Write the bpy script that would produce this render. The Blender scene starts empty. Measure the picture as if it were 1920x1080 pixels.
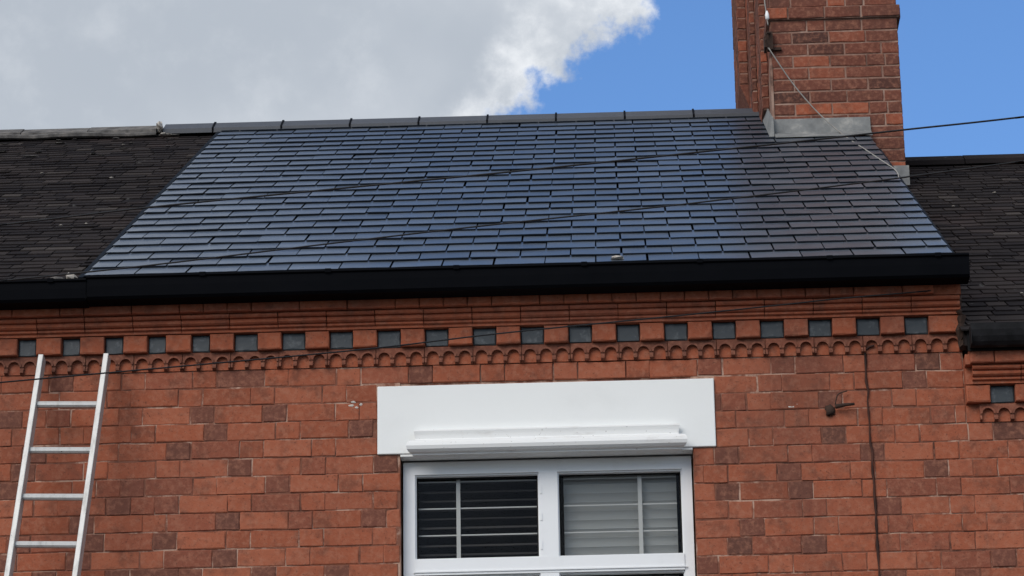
import bpy, math, random
from mathutils import Vector, Matrix
rnd = random.Random(11)
S = bpy.context.scene
COL = S.collection

# ------------------------------------------------------------------ camera
cd = bpy.data.cameras.new('camera'); cam = bpy.data.objects.new('camera', cd); COL.objects.link(cam)
cd.sensor_width = 36.0; cd.sensor_fit = 'HORIZONTAL'; cd.lens = 112.5; cd.clip_start = .1; cd.clip_end = 2000
RT = Vector((.999235, .036327, -.014510)); UP = Vector((.025948, -.337936, .940811)); FW = Vector((-.029274, .940468, .338620))
m = Matrix((RT, UP, -FW)).transposed().to_4x4(); m.translation = Vector((0, -14.3707, 1.6)); cam.matrix_world = m
S.camera = cam

# ------------------------------------------------------------------ sun, sky, exposure
SUN_EL, SUN_AZ = math.radians(33), math.radians(212)      # azimuth clockwise from +Y (sun in front of the wall, to the left)
sv = Vector((math.sin(SUN_AZ)*math.cos(SUN_EL), math.cos(SUN_AZ)*math.cos(SUN_EL), math.sin(SUN_EL)))
sl = bpy.data.lights.new('sun', 'SUN'); sl.energy = 2.15; sl.angle = math.radians(40); sl.color = (1, .925, .83)
so = bpy.data.objects.new('sun', sl); COL.objects.link(so); so.rotation_euler = sv.to_track_quat('Z', 'Y').to_euler(); so.location = (-6, -20, 20)

W = bpy.data.worlds.new('World'); S.world = W; W.use_nodes = True
nt = W.node_tree; N = nt.nodes; L = nt.links; N.clear()
def wn(t, **k):
    n = N.new(t)
    for a, b in k.items(): setattr(n, a, b)
    return n
def wmath(op, a, b=None, c=None, clamp=False):
    n = N.new('ShaderNodeMath'); n.operation = op; n.use_clamp = clamp
    for i, v in enumerate((a, b, c)):
        if v is None: continue
        if isinstance(v, (int, float)): n.inputs[i].default_value = v
        else: L.new(v, n.inputs[i])
    return n.outputs[0]
def wsmooth(v, lo, hi):
    n = N.new('ShaderNodeMapRange'); n.interpolation_type = 'SMOOTHSTEP'; L.new(v, n.inputs[0])
    n.inputs[1].default_value = lo; n.inputs[2].default_value = hi
    return n.outputs[0]
def wnoise(vec, scale, detail=6, rough=.55, off=(0, 0, 0)):
    mp = N.new('ShaderNodeMapping'); mp.inputs[1].default_value = off; L.new(vec, mp.inputs[0])
    n = N.new('ShaderNodeTexNoise'); n.inputs['Scale'].default_value = scale; n.inputs['Detail'].default_value = detail
    n.inputs['Roughness'].default_value = rough; L.new(mp.outputs[0], n.inputs['Vector'])
    return n.outputs['Fac']
out = wn('ShaderNodeOutputWorld'); tc = wn('ShaderNodeTexCoord'); D = tc.outputs['Generated']
sky = wn('ShaderNodeTexSky', sky_type='NISHITA', sun_disc=False, sun_elevation=SUN_EL, sun_rotation=SUN_AZ, air_density=1.0, dust_density=.3, ozone_density=3.5)
tint = wn('ShaderNodeMix', data_type='RGBA', blend_type='MULTIPLY'); tint.inputs[0].default_value = 1; L.new(sky.outputs[0], tint.inputs[6]); tint.inputs[7].default_value = (.80, 1.0, 1.22, 1)
bgs = wn('ShaderNodeBackground'); L.new(tint.outputs[2], bgs.inputs[0]); bgs.inputs[1].default_value = .14
dt = wn('ShaderNodeVectorMath', operation='DOT_PRODUCT'); L.new(D, dt.inputs[0]); dt.inputs[1].default_value = (-.69623, -.29275, .65541)
dv = wn('ShaderNodeVectorMath', operation='DOT_PRODUCT'); L.new(D, dv.inputs[0]); dv.inputs[1].default_value = (-1, .253, -.518)
sm = wn('ShaderNodeMath', operation='SMOOTH_MIN'); L.new(dt.outputs['Value'], sm.inputs[0]); L.new(dv.outputs['Value'], sm.inputs[1]); sm.inputs[2].default_value = .01
s0 = sm.outputs[0]
n1 = wnoise(D, 16, 13, .62, (3.1, 1.7, .4)); n2 = wnoise(D, 7, 6, .5, (7.2, .3, 2.2)); n3 = wnoise(D, 34, 9, .62, (1.2, 5.3, .9)); n4 = wnoise(D, 3.2, 6, .55, (5.5, .7, 6.1))
e = wmath('MULTIPLY_ADD', wmath('SUBTRACT', n1, .52), .10, s0)
far = wmath('MULTIPLY', wsmooth(wmath('MULTIPLY', s0, -1), .16, .42), wsmooth(n4, .36, .50))     # scattered unseen clouds added in the blue half, to neutralise its light and reflections
mask = wmath('MAXIMUM', wsmooth(e, -.002, .008), far)
edge = wmath('SUBTRACT', 1, wsmooth(e, .0, .026))
bright = wmath('ADD', wmath('MULTIPLY', edge, wsmooth(n3, .36, .66)), wmath('MULTIPLY', wsmooth(n2, .38, .66), .6), clamp=True)
bright = wmath('ADD', bright, wmath('MULTIPLY', wsmooth(n3, .48, .75), .22), clamp=True)
cr = wn('ShaderNodeMix', data_type='RGBA'); L.new(bright, cr.inputs['Factor']); cr.inputs[6].default_value = (.475, .525, .595, 1); cr.inputs[7].default_value = (.86, .89, .93, 1)
bgc = wn('ShaderNodeBackground'); L.new(cr.outputs[2], bgc.inputs[0]); bgc.inputs[1].default_value = 1.0
mx = wn('ShaderNodeMixShader'); L.new(mask, mx.inputs[0]); L.new(bgs.outputs[0], mx.inputs[1]); L.new(bgc.outputs[0], mx.inputs[2]); L.new(mx.outputs[0], out.inputs[0])

S.view_settings.view_transform = 'Standard'; S.view_settings.look = 'None'; S.view_settings.exposure = 0.0; S.view_settings.gamma = 1.0
S.render.engine = 'CYCLES'

# ------------------------------------------------------------------ helpers
class MB:
    def __init__(s): s.v = []; s.f = []
    def add(s, vs, fs):
        o = len(s.v); s.v += [tuple(p) for p in vs]; s.f += [tuple(o+i for i in f) for f in fs]
    def box(s, x0, x1, y0, y1, z0, z1):
        s.add([(x0,y0,z0),(x1,y0,z0),(x1,y1,z0),(x0,y1,z0),(x0,y0,z1),(x1,y0,z1),(x1,y1,z1),(x0,y1,z1)],
              [(0,3,2,1),(4,5,6,7),(0,1,5,4),(1,2,6,5),(2,3,7,6),(3,0,4,7)])
    def prof(s, pts, x0, x1, inset=None):
        """closed profile of (y, z) points running counter to the X axis, extruded from x0 to x1; inset(y) mitres the ends"""
        n = len(pts); i = inset or (lambda y: 0)
        s.add([(x0+i(y), y, z) for y, z in pts]+[(x1-i(y), y, z) for y, z in pts],
              [(k, (k+1) % n, n+(k+1) % n, n+k) for k in range(n)]+[tuple(range(n))[::-1], tuple(range(n, 2*n))])
    def tube(s, pts, r, seg=8):
        pts = [Vector(p) for p in pts]; o = len(s.v); n = len(pts)
        for i, p in enumerate(pts):
            t = (pts[min(i+1, n-1)]-pts[max(i-1, 0)]).normalized(); a = t.cross(Vector((0, .3, 1))).normalized(); b = t.cross(a)
            rr = r[i] if isinstance(r, (list, tuple)) else r
            for k in range(seg):
                w = 2*math.pi*k/seg; s.v.append(tuple(p+a*rr*math.cos(w)+b*rr*math.sin(w)))
        for i in range(n-1):
            for k in range(seg):
                s.f.append((o+i*seg+k, o+i*seg+(k+1) % seg, o+(i+1)*seg+(k+1) % seg, o+(i+1)*seg+k))
        s.f.append(tuple(o+k for k in range(seg))[::-1]); s.f.append(tuple(o+(n-1)*seg+k for k in range(seg)))
    def mesh(s, name, mat, smooth=False):
        me = bpy.data.meshes.new(name); me.from_pydata(s.v, [], s.f); me.materials.append(mat); me.validate()
        import bmesh
        b = bmesh.new(); b.from_mesh(me); bmesh.ops.recalc_face_normals(b, faces=b.faces); b.to_mesh(me); b.free()
        if smooth: me.polygons.foreach_set('use_smooth', [True]*len(me.polygons))
        return me
    def build(s, name, mat, parent=None, smooth=False): return link(name, s.mesh(name, mat, smooth), parent)
def link(name, me, parent=None, loc=(0, 0, 0)):
    o = bpy.data.objects.new(name, me); COL.objects.link(o); o.location = loc
    if parent: o.parent = parent
    return o
def empty(name, loc=(0, 0, 0)):
    o = bpy.data.objects.new(name, None); COL.objects.link(o); o.location = loc; o.empty_display_size = .2; return o
def tag(o, label, cat, group=None, kind=None):
    if label: o['label'] = label
    if cat: o['category'] = cat
    if group: o['group'] = group
    if kind: o['kind'] = kind
    return o
def smoothpts(P, n=8):
    P = [Vector(p) for p in P]; out = []
    for i in range(len(P)-1):
        a, b, c, d = P[max(i-1, 0)], P[i], P[i+1], P[min(i+2, len(P)-1)]
        for k in range(n):
            t = k/n; out.append(.5*((2*b)+(c-a)*t+(2*a-5*b+4*c-d)*t*t+(3*b-a-3*c+d)*t**3))
    out.append(P[-1]); return out

# ------------------------------------------------------------------ materials
class MT:
    """small node-graph writer"""
    def __init__(s, name, rough=.8, spec=.3, metal=0):
        s.m = bpy.data.materials.new(name); s.m.use_nodes = True; s.t = s.m.node_tree; s.n = s.t.nodes; s.l = s.t.links
        s.b = s.n['Principled BSDF']; s.b.inputs['Roughness'].default_value = rough; s.b.inputs['Specular IOR Level'].default_value = spec; s.b.inputs['Metallic'].default_value = metal
        s.tc = s.n.new('ShaderNodeTexCoord'); s.oi = s.n.new('ShaderNodeObjectInfo'); s.geo = s.n.new('ShaderNodeNewGeometry')
    def math(s, op, a, b=0., clamp=False):
        n = s.n.new('ShaderNodeMath'); n.operation = op; n.use_clamp = clamp
        for i, v in enumerate((a, b)):
            if isinstance(v, (int, float)): n.inputs[i].default_value = v
            else: s.l.new(v, n.inputs[i])
        return n.outputs[0]
    def vec(s, world=False):
        if world: return s.geo.outputs['Position']
        a = s.n.new('ShaderNodeVectorMath'); a.operation = 'ADD'; s.l.new(s.tc.outputs['Object'], a.inputs[0])
        sc = s.n.new('ShaderNodeVectorMath'); sc.operation = 'SCALE'; sc.inputs[0].default_value = (37, 91, 53); s.l.new(s.oi.outputs['Random'], sc.inputs['Scale']); s.l.new(sc.outputs[0], a.inputs[1])
        return a.outputs[0]
    def noise(s, scale, detail=5, rough=.55, world=False, stretch=None, off=(0, 0, 0)):
        mp = s.n.new('ShaderNodeMapping'); s.l.new(s.vec(world), mp.inputs[0]); mp.inputs[1].default_value = off
        if stretch: mp.inputs[3].default_value = stretch
        n = s.n.new('ShaderNodeTexNoise'); n.inputs['Scale'].default_value = scale; n.inputs['Detail'].default_value = detail; n.inputs['Roughness'].default_value = rough
        s.l.new(mp.outputs[0], n.inputs['Vector']); return n.outputs['Fac']
    def ramp(s, fac, stops, interp='LINEAR'):
        r = s.n.new('ShaderNodeValToRGB'); r.color_ramp.interpolation = interp; e = r.color_ramp.elements
        while len(e) < len(stops): e.new(.5)
        for i, (p, c) in enumerate(stops): e[i].position = p; e[i].color = (*c, 1) if len(c) == 3 else c
        s.l.new(fac, r.inputs[0]); return r.outputs[0]
    def step(s, v, lo, hi):
        n = s.n.new('ShaderNodeMapRange'); n.interpolation_type = 'SMOOTHSTEP'; s.l.new(v, n.inputs[0]); n.inputs[1].default_value = lo; n.inputs[2].default_value = hi; return n.outputs[0]
    def mix(s, f, a, b, blend='MIX'):
        n = s.n.new('ShaderNodeMix'); n.data_type = 'RGBA'; n.blend_type = blend
        if isinstance(f, (int, float)): n.inputs[0].default_value = f
        else: s.l.new(f, n.inputs[0])
        for i, v in ((6, a), (7, b)):
            if isinstance(v, tuple): n.inputs[i].default_value = (*v, 1)
            else: s.l.new(v, n.inputs[i])
        return n.outputs[2]
    def color(s, c):
        if isinstance(c, tuple): s.b.inputs['Base Color'].default_value = (*c, 1)
        else: s.l.new(c, s.b.inputs['Base Color'])
    def bump(s, h, dist=.002, strength=.6):
        n = s.n.new('ShaderNodeBump'); n.inputs['Distance'].default_value = dist; n.inputs['Strength'].default_value = strength; s.l.new(h, n.inputs['Height']); s.l.new(n.outputs[0], s.b.inputs['Normal'])
    def rough(s, v): s.l.new(v, s.b.inputs['Roughness'])

def brick_mat(name, stops, sootk=.36, salt=0):
    t = MT(name, .9, .15)
    c = t.ramp(t.oi.outputs['Random'], stops)
    fine = t.noise(38, 6, .65); blot = t.noise(11, 5, .6, off=(salt, 3, 1))
    c = t.mix(t.math('MULTIPLY', t.step(blot, .47, .70), .6), c, (.13, .054, .037))
    c = t.mix(t.math('MULTIPLY', t.step(fine, .42, .72), .45), c, (.40, .18, .115))
    c = t.mix(t.math('MULTIPLY', t.step(t.noise(90, 4, .65), .58, .70), .6), c, (.06, .030, .023))
    soot = t.noise(1.7, 6, .62, world=True, stretch=(1, 1, .55), off=(salt, 0, 4))
    c = t.mix(t.math('MULTIPLY', t.step(soot, .5, .74), sootk), c, (.085, .045, .036))
    t.color(c); t.bump(t.math('ADD', fine, t.math('MULTIPLY', t.noise(110, 4, .6), .5)), .0035, .7); return t.m
RED = [(0, (.25, .075, .041)), (.2, (.325, .096, .050)), (.45, (.29, .090, .050)), (.7, (.35, .112, .061)), (.88, (.27, .084, .049)), (1, (.215, .071, .044))]
DRK = [(0, (.105, .049, .037)), (.3, (.17, .063, .043)), (.65, (.145, .061, .044)), (1, (.225, .074, .046))]
M = {}
M['red'] = brick_mat('red_brick', RED); M['dark'] = brick_mat('burnt_brick', DRK, .4)
M['cornice'] = brick_mat('cornice_terracotta', [(0, (.28, .080, .042)), (.5, (.345, .10, .05)), (1, (.27, .084, .048))], .4, 5)
M['arch'] = brick_mat('weathered_terracotta', [(0, (.16, .064, .043)), (.5, (.21, .077, .049)), (1, (.15, .064, .045))], .45, 9)
M['stack'] = brick_mat('chimney_brick', [(0, (.06, .032, .027)), (.25, (.15, .052, .035)), (.55, (.12, .049, .036)), (.82, (.18, .060, .039)), (1, (.32, .09, .046))], .85, 2)
def mortar(name, a, b, c):
    t = MT(name, .95, .1); n = t.noise(4.5, 7, .7, world=True); n2 = t.noise(60, 4, .6, world=True)
    col = t.ramp(n, [(.38, a), (.45, b), (.50, b), (.59, c)]); col = t.mix(t.math('MULTIPLY', n2, .5), col, b); t.color(col); t.bump(n2, .003); return t.m
M['mortar'] = mortar('lime_mortar', (.065, .034, .027), (.20, .085, .057), (.50, .34, .26))
M['stack_mortar'] = mortar('pale_mortar', (.10, .06, .048), (.25, .15, .115), (.36, .25, .20))
t = MT('blue_black_brick', .45, .4); n = t.noise(24, 6, .65)
t.color(t.mix(t.step(n, .5, .7), (.030, .038, .043), (.085, .095, .10))); t.bump(n, .003); M['black'] = t.m
def slate(name, a, b, rough, spec):
    t = MT(name, rough, spec); c = t.ramp(t.oi.outputs['Random'], [(0, a), (.8, b), (1, tuple(v*1.35 for v in b))]); n = t.noise(9, 6, .6); f = t.noise(70, 4, .6, stretch=(1, .3, 1))
    c = t.mix(t.math('MULTIPLY', t.step(n, .45, .75), .35), c, (.075, .09, .115)); t.color(c)
    t.rough(t.math('ADD', t.math('MULTIPLY', n, .22), rough-.11)); t.bump(t.math('ADD', f, n), .0012, .5); return t.m
M['slate'] = slate('new_slate', (.036, .048, .064), (.058, .073, .092), .32, .95)
t = MT('slate_edge', .9, .05); t.color((.012, .016, .023)); M['slate_edge'] = t.m
t = MT('old_slate', .95, .04); c = t.ramp(t.geo.outputs['Random Per Island'], [(0, (.014, .012, .013)), (.4, (.021, .018, .0185)), (.75, (.028, .0235, .023)), (.95, (.036, .030, .029)), (1, (.06, .052, .048))])
c = t.mix(t.math('MULTIPLY', t.step(t.noise(2.2, 6, .6, world=True), .5, .75), .5), c, (.045, .032, .03)); c = t.mix(t.step(t.noise(11, 5, .6, world=True), .68, .76), c, (.14, .135, .13)); t.color(c); t.bump(t.noise(40, 4, .6, world=True), .003); M['old_slate'] = t.m
t = MT('ridge_grey', .6, .4); n = t.noise(12, 5, .6); t.color(t.mix(n, (.045, .05, .06), (.075, .08, .09))); t.bump(t.noise(80, 3), .001); M['ridge'] = t.m
t = MT('old_ridge', .9, .2); n = t.noise(14, 6, .65); t.color(t.ramp(n, [(.3, (.045, .042, .04)), (.5, (.11, .105, .10)), (.7, (.19, .175, .16))])); t.bump(n, .004); M['old_ridge'] = t.m
t = MT('cement', .95, .1); n = t.noise(18, 6, .65); t.color(t.ramp(n, [(.3, (.16, .145, .13)), (.6, (.38, .35, .31))])); t.bump(n, .006); M['cement'] = t.m
t = MT('lead_sheet', .55, .4); n = t.noise(9, 6, .65); t.color(t.ramp(n, [(.3, (.12, .125, .125)), (.55, (.20, .205, .20)), (.72, (.36, .35, .32))])); t.bump(n, .006); M['lead'] = t.m
t = MT('black_plastic', .5, .025); n = t.noise(7, 5, .6); t.color(t.mix(n, (.0018, .0022, .0032), (.0045, .005, .0068))); t.rough(t.math('ADD', t.math('MULTIPLY', n, .3), .4)); M['gutter'] = t.m
t = MT('cast_iron', .7, .15); n = t.noise(14, 6, .65); t.color(t.ramp(n, [(.35, (.006, .0065, .007)), (.6, (.015, .015, .017)), (.75, (.04, .04, .04))])); t.bump(n, .003); M['iron'] = t.m
t = MT('white_paint', .6, .35); n = t.noise(2.5, 6, .6); g = t.noise(45, 5, .7); c = t.mix(t.math('MULTIPLY', t.step(n, .5, .8), .35), (.80, .82, .81), (.68, .70, .69)); t.color(c); t.bump(t.math('ADD', g, n), .0012, .4); M['paint'] = t.m
t = MT('moulding_paint', .6, .3); n = t.noise(5, 6, .65, stretch=(.6, 1, 2)); g = t.noise(60, 4, .65); c = t.mix(t.step(n, .55, .75), (.78, .79, .78), (.60, .585, .565)); c = t.mix(t.math('MULTIPLY', t.step(g, .64, .72), .6), c, (.22, .2, .18)); t.color(c); t.bump(g, .0015, .4); M['mould'] = t.m
t = MT('white_plastic', .35, .45); n = t.noise(6, 5, .6); t.color(t.mix(t.math('MULTIPLY', t.step(n, .5, .8), .4), (.80, .815, .82), (.66, .67, .66))); M['pvc'] = t.m
t = MT('rubber_seal', .7, .2); t.color((.012, .012, .012)); M['rubber'] = t.m
t = MT('blind_slat', .6, .3); t.color(t.mix(t.oi.outputs['Random'], (.44, .445, .44), (.54, .545, .53))); M['slat'] = t.m
t = MT('dark_louvre', .55, .35); t.color(t.mix(t.oi.outputs['Random'], (.012, .011, .012), (.07, .065, .063))); M['louvre'] = t.m
t = MT('tilt_rod', .6, .3); t.color((.62, .61, .59)); M['rod'] = t.m
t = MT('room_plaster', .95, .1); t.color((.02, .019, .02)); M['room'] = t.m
t = MT('aluminium', .45, .5, .25); n = t.noise(25, 6, .65, stretch=(1, 1, .25)); c = t.mix(t.step(n, .45, .75), (.52, .52, .505), (.34, .34, .325)); c = t.mix(t.step(t.noise(55, 4, .6), .68, .74), c, (.06, .06, .055)); t.color(c); t.bump(n, .0008); M['alu'] = t.m
t = MT('black_cable', .6, .3); t.color((.008, .008, .009)); M['cable'] = t.m
t = MT('grey_cable', .7, .3); t.color(t.mix(t.noise(20), (.20, .19, .175), (.34, .325, .30))); M['greycable'] = t.m
t = MT('dirty_cable', .95, .1); n = t.noise(9, 5); t.color(t.ramp(n, [(.35, (.03, .021, .019)), (.6, (.075, .036, .028)), (.75, (.13, .055, .04))])); M['oldcable'] = t.m
t = MT('rusty_iron', .9, .2); n = t.noise(60, 5); t.color(t.mix(n, (.02, .017, .016), (.075, .042, .03))); M['rust'] = t.m
t = MT('asphalt', .95, .2); n = t.noise(120, 4, .6, world=True); t.color(t.mix(n, (.035, .035, .036), (.07, .07, .072))); M['asphalt'] = t.m
t = MT('paving', .95, .2); n = t.noise(3, 6, .6, world=True); t.color(t.mix(n, (.09, .088, .084), (.15, .146, .14))); M['paving'] = t.m
t = MT('ground_soil', 1, .1); n = t.noise(.5, 6, .6, world=True); t.color(t.mix(n, (.06, .058, .052), (.10, .095, .085))); M['ground'] = t.m
# brick facing of the storey below the courses that are built one by one
t = MT('lower_brickwork', .9, .15); mp = t.n.new('ShaderNodeMapping'); t.l.new(t.geo.outputs['Position'], mp.inputs[0]); mp.inputs[2].default_value = (math.radians(-90), 0, 0)
bt = t.n.new('ShaderNodeTexBrick'); t.l.new(mp.outputs[0], bt.inputs['Vector']); bt.inputs['Scale'].default_value = 1; bt.inputs['Brick Width'].default_value = .228; bt.inputs['Row Height'].default_value = .0875; bt.inputs['Mortar Size'].default_value = .004
for k, c in (('Color1', (.30, .078, .044)), ('Color2', (.24, .07, .044)), ('Mortar', (.2, .1, .07))): bt.inputs[k].default_value = (*c, 1)
t.color(bt.outputs['Color']); M['lower'] = t.m
# window glass: clear sheet with a mirror share that grows towards grazing angles
g = bpy.data.materials.new('window_glass'); g.use_nodes = True; gn = g.node_tree.nodes; gl = g.node_tree.links; gn.clear()
o_ = gn.new('ShaderNodeOutputMaterial'); tr = gn.new('ShaderNodeBsdfTransparent'); tr.inputs[0].default_value = (.92, .93, .93, 1); gs = gn.new('ShaderNodeBsdfGlossy'); gs.inputs['Roughness'].default_value = .03
fr = gn.new('ShaderNodeFresnel'); fr.inputs[0].default_value = 1.2; gm = gn.new('ShaderNodeMixShader'); gl.new(fr.outputs[0], gm.inputs[0]); gl.new(tr.outputs[0], gm.inputs[1]); gl.new(gs.outputs[0], gm.inputs[2]); gl.new(gm.outputs[0], o_.inputs[0]); M['glass'] = g

# ------------------------------------------------------------------ setting
b = MB(); b.box(-400, 400, -400, 400, -.3, -.16); tag(b.build('ground', M['ground']), None, None, kind='structure')
b = MB(); b.box(-60, 60, -9.5, -2.3, -.155, -.12); tag(b.build('road', M['asphalt']), None, None, kind='structure')
b = MB(); b.box(-60, 60, -2.15, -.002, -.155, 0); tag(b.build('pavement', M['paving']), None, None, kind='structure')
b = MB(); b.box(-60, 60, -16, -9.65, -.155, 0); tag(b.build('far_pavement', M['paving']), None, None, kind='structure')
for y in (-2.3, -9.648):
    b = MB(); b.prof([(y+.002, -.155), (y+.146, -.155), (y+.146, .004), (y+.02, .004), (y+.002, -.01)], -60, 60); tag(b.build('kerb', M['cement']), None, None, kind='structure')

# ------------------------------------------------------------------ dimensions of the terrace
XL, XR = -2.48, 1.672          # party lines of the middle house
CO = .0875                      # height of a brick course
ZA = 6.395                      # underside of the arched band
A = math.radians(29.476); CA, SA = math.cos(A), math.sin(A)
E0 = Vector((0, -.2, 6.804))    # point on the slate plane at the eaves
APEX = 5.93                     # slope length up to the ridge
YR, ZR = E0.y+APEX*CA, E0.z+APEX*SA
def on_roof(x, s, h=0, dz=0): return Vector((x, E0.y+s*CA-h*SA, E0.z+s*SA+h*CA+dz))
OPEN = (-.985, .388, 4.62, 5.957)   # window opening x0 x1 z0 z1
LINT = (-1.091, .497, 5.957, 6.293)
ZB = ZA-14*CO                   # courses below are faced with the brickwork material

main = tag(empty('terraced_house', ((XL+XR)/2, 0, 0)), 'red brick terraced house with newly slated blue grey roof and white window lintel', 'house')
left = tag(empty('terraced_house', (XL-2.2, 0, 0)), 'red brick terraced house with old blackened slates and weathered ridge behind the ladder', 'house')
right = tag(empty('terraced_house', (XR+2.2, 0, 0)), 'lower red brick terraced house with mossy dark roof and cast iron gutter beyond the chimney', 'house')
HOUSES = {'m': (main, XL, XR, 0.), 'l': (left, XL-4.4, XL, 0.), 'r': (right, XR, XR+4.4, -.35)}
def rel(o, parent):            # keep world placement under a parent that is not at the origin
    o.parent = parent
    p = parent; off = Vector((0, 0, 0))
    while p: off += p.location; p = p.parent
    o.location = o.location-off
    return o

# ------------------------------------------------------------------ house shells: walls, roof decks
WALL, ROOF, CORN = {}, {}, {}
for k, (H, x0, x1, dz) in HOUSES.items():
    b = MB(); top = 6.70+dz; zb = ZB
    if k == 'm':
        a0, a1, c0, c1 = OPEN
        b.box(x0, a0, .0042, .24, zb, top); b.box(a1, x1, .0042, .24, zb, top); b.box(a0, a1, .012, .24, c1+.004, top)
    else: b.box(x0, x1, .0042, .24, zb, top)
    # gable walls and rear wall
    for gx0, gx1 in ((x0+.001, x0+.2), (x1-.2, x1-.001)):
        dk = .06
        b.prof([(.241, 0), (YR*2+.2, 0), (YR*2+.2, 6.66+dz), (YR, ZR-dk-.02+dz), (.241, E0.z+(.441)/CA*SA-dk-.02+dz)], gx0, gx1)
    b.box(x0+.201, x1-.201, YR*2, YR*2+.2, 0, 6.6+dz)
    w = b.build('wall', M['mortar']); rel(w, H); WALL[k] = w
    lw = MB()
    if k == 'm':
        lw.box(x0, a0, .001, .24, 0, zb-.002); lw.box(a1, x1, .001, .24, 0, zb-.002); lw.box(a0, a1, .001, .24, 0, c0-.002)
    else: lw.box(x0, x1, .001, .24, 0, zb-.002)
    rel(lw.build('lower_wall', M['lower']), H)
    # roof deck, both slopes
    b = MB(); d = .05
    rx1 = x1-.032 if k == 'm' else x1
    hh = -.022 if k == 'm' else -.055
    P = [on_roof(0, .06, hh, dz), on_roof(0, APEX, hh, dz)]
    pr = [(P[0].y, P[0].z), (P[1].y, P[1].z), (2*YR+.2, P[0].z), (2*YR+.2, P[0].z-d), (P[1].y, P[1].z-d), (P[0].y, P[0].z-d)]
    b.prof(pr, x0+.001, rx1-.001); r = b.build('roof', M['slate_edge'] if k == 'm' else M['old_slate']); rel(r, H); ROOF[k] = r

# ------------------------------------------------------------------ bricks of the wall
def brick_mesh(name, w, h, mat, depth=.03, j=.0025, bev=.0032):
    """brick face with worn, uneven edges"""
    b = MB(); x, z = w/2, h/2; nx, nz = max(2, round(w/.075)), 2
    rim = [(-x+w*i/nx, -z) for i in range(nx)]+[(x, -z+h*i/nz) for i in range(nz)]+[(x-w*i/nx, z) for i in range(nx)]+[(-x, z-h*i/nz) for i in range(nz)]
    r = lambda: rnd.gauss(0, j*.8); n = len(rim)
    V = []
    for px, pz in rim:
        bb = bev*rnd.uniform(.6, 1.9)
        V.append((px-math.copysign(bb, px)*(abs(px) > x*.99), r()*.25, pz-math.copysign(bb, pz)*(abs(pz) > z*.99)))
    for px, pz in rim: V.append((px+r()*.6, bev*.9, pz+r()*.6))
    for px, pz in rim: V.append((px, depth, pz))
    b.add(V, [tuple(range(n))]+[(n+i, n+(i+1) % n, (i+1) % n, i) for i in range(n)]+[(2*n+i, 2*n+(i+1) % n, n+(i+1) % n, n+i) for i in range(n)])
    return b.mesh(name, mat)
JN = .0042
_cache = {}
def brick(w, h, mat, parent, x, y, z, name='brick', rot=0):
    key = (round(w, 3), round(h, 3), mat, rnd.randrange(6))
    if key not in _cache: _cache[key] = brick_mesh(name, w, h, M[mat])
    o = link(name, _cache[key], None, (x, y, z)); o.rotation_euler = (rnd.gauss(0, .005), rnd.gauss(0, .006), rot+rnd.gauss(0, .004)); rel(o, parent); return o
S_, H_ = .228, .114
def clip_rows(z0, z1):
    """x ranges taken by lintel and window at this course"""
    cut = []
    if z1 > LINT[2]+.02 and z0 < LINT[3]-.005: cut.append((LINT[0], LINT[1]))
    if z1 <= OPEN[3]+.02 and z1 > OPEN[2]: cut.append((OPEN[0], OPEN[1]))
    return cut
for i in range(14):
    zt = ZA-i*CO; z0 = zt-CO
    x = -3.62+(0 if i % 2 else -.171)+rnd.uniform(-.012, .012); kk = 0
    while x < 2.75:
        w = (S_, H_)[kk % 2]
        if rnd.random() < .07 and kk % 2 == 0: w = H_          # an odd closer
        xa, xb = x, x+w; x = xb; head = kk % 2 == 1; kk += 1
        segs = [(xa, xb)]
        for c0, c1 in clip_rows(z0, zt):
            ns = []
            for p, q in segs:
                if q <= c0 or p >= c1: ns.append((p, q)); continue
                if p < c0: ns.append((p, c0))
                if q > c1: ns.append((c1, q))
            segs = ns
        for bd in ((XR,) if zt > ZA-.35+.001 else ()):
            ns = []
            for p, q in segs:
                if p < bd-.03 and q > bd+.03: ns += [(p, bd), (bd, q)]
                else: ns.append((p, q))
            segs = ns
        for p, q in segs:
            if q-p < .03: continue
            cx = (p+q)/2; hk = 'l' if cx < XL else ('r' if cx > XR else 'm')
            if hk == 'r' and zt > ZA-.35+.001: continue
            za, zbot = zt, z0
            if cx > LINT[0] and cx < LINT[1] and z0 < LINT[3] < zt: zbot = LINT[3]
            pd = .43 if head else .03
            if cx < -2.0: pd += .04
            mat = 'dark' if rnd.random() < pd else 'red'
            if za-zbot < .02: continue
            brick(q-p-JN, za-zbot-.0048, mat, WALL[hk], cx+rnd.gauss(0, .0016), rnd.uniform(-.0022, .0028), (za+zbot)/2+rnd.gauss(0, .0011))

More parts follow.
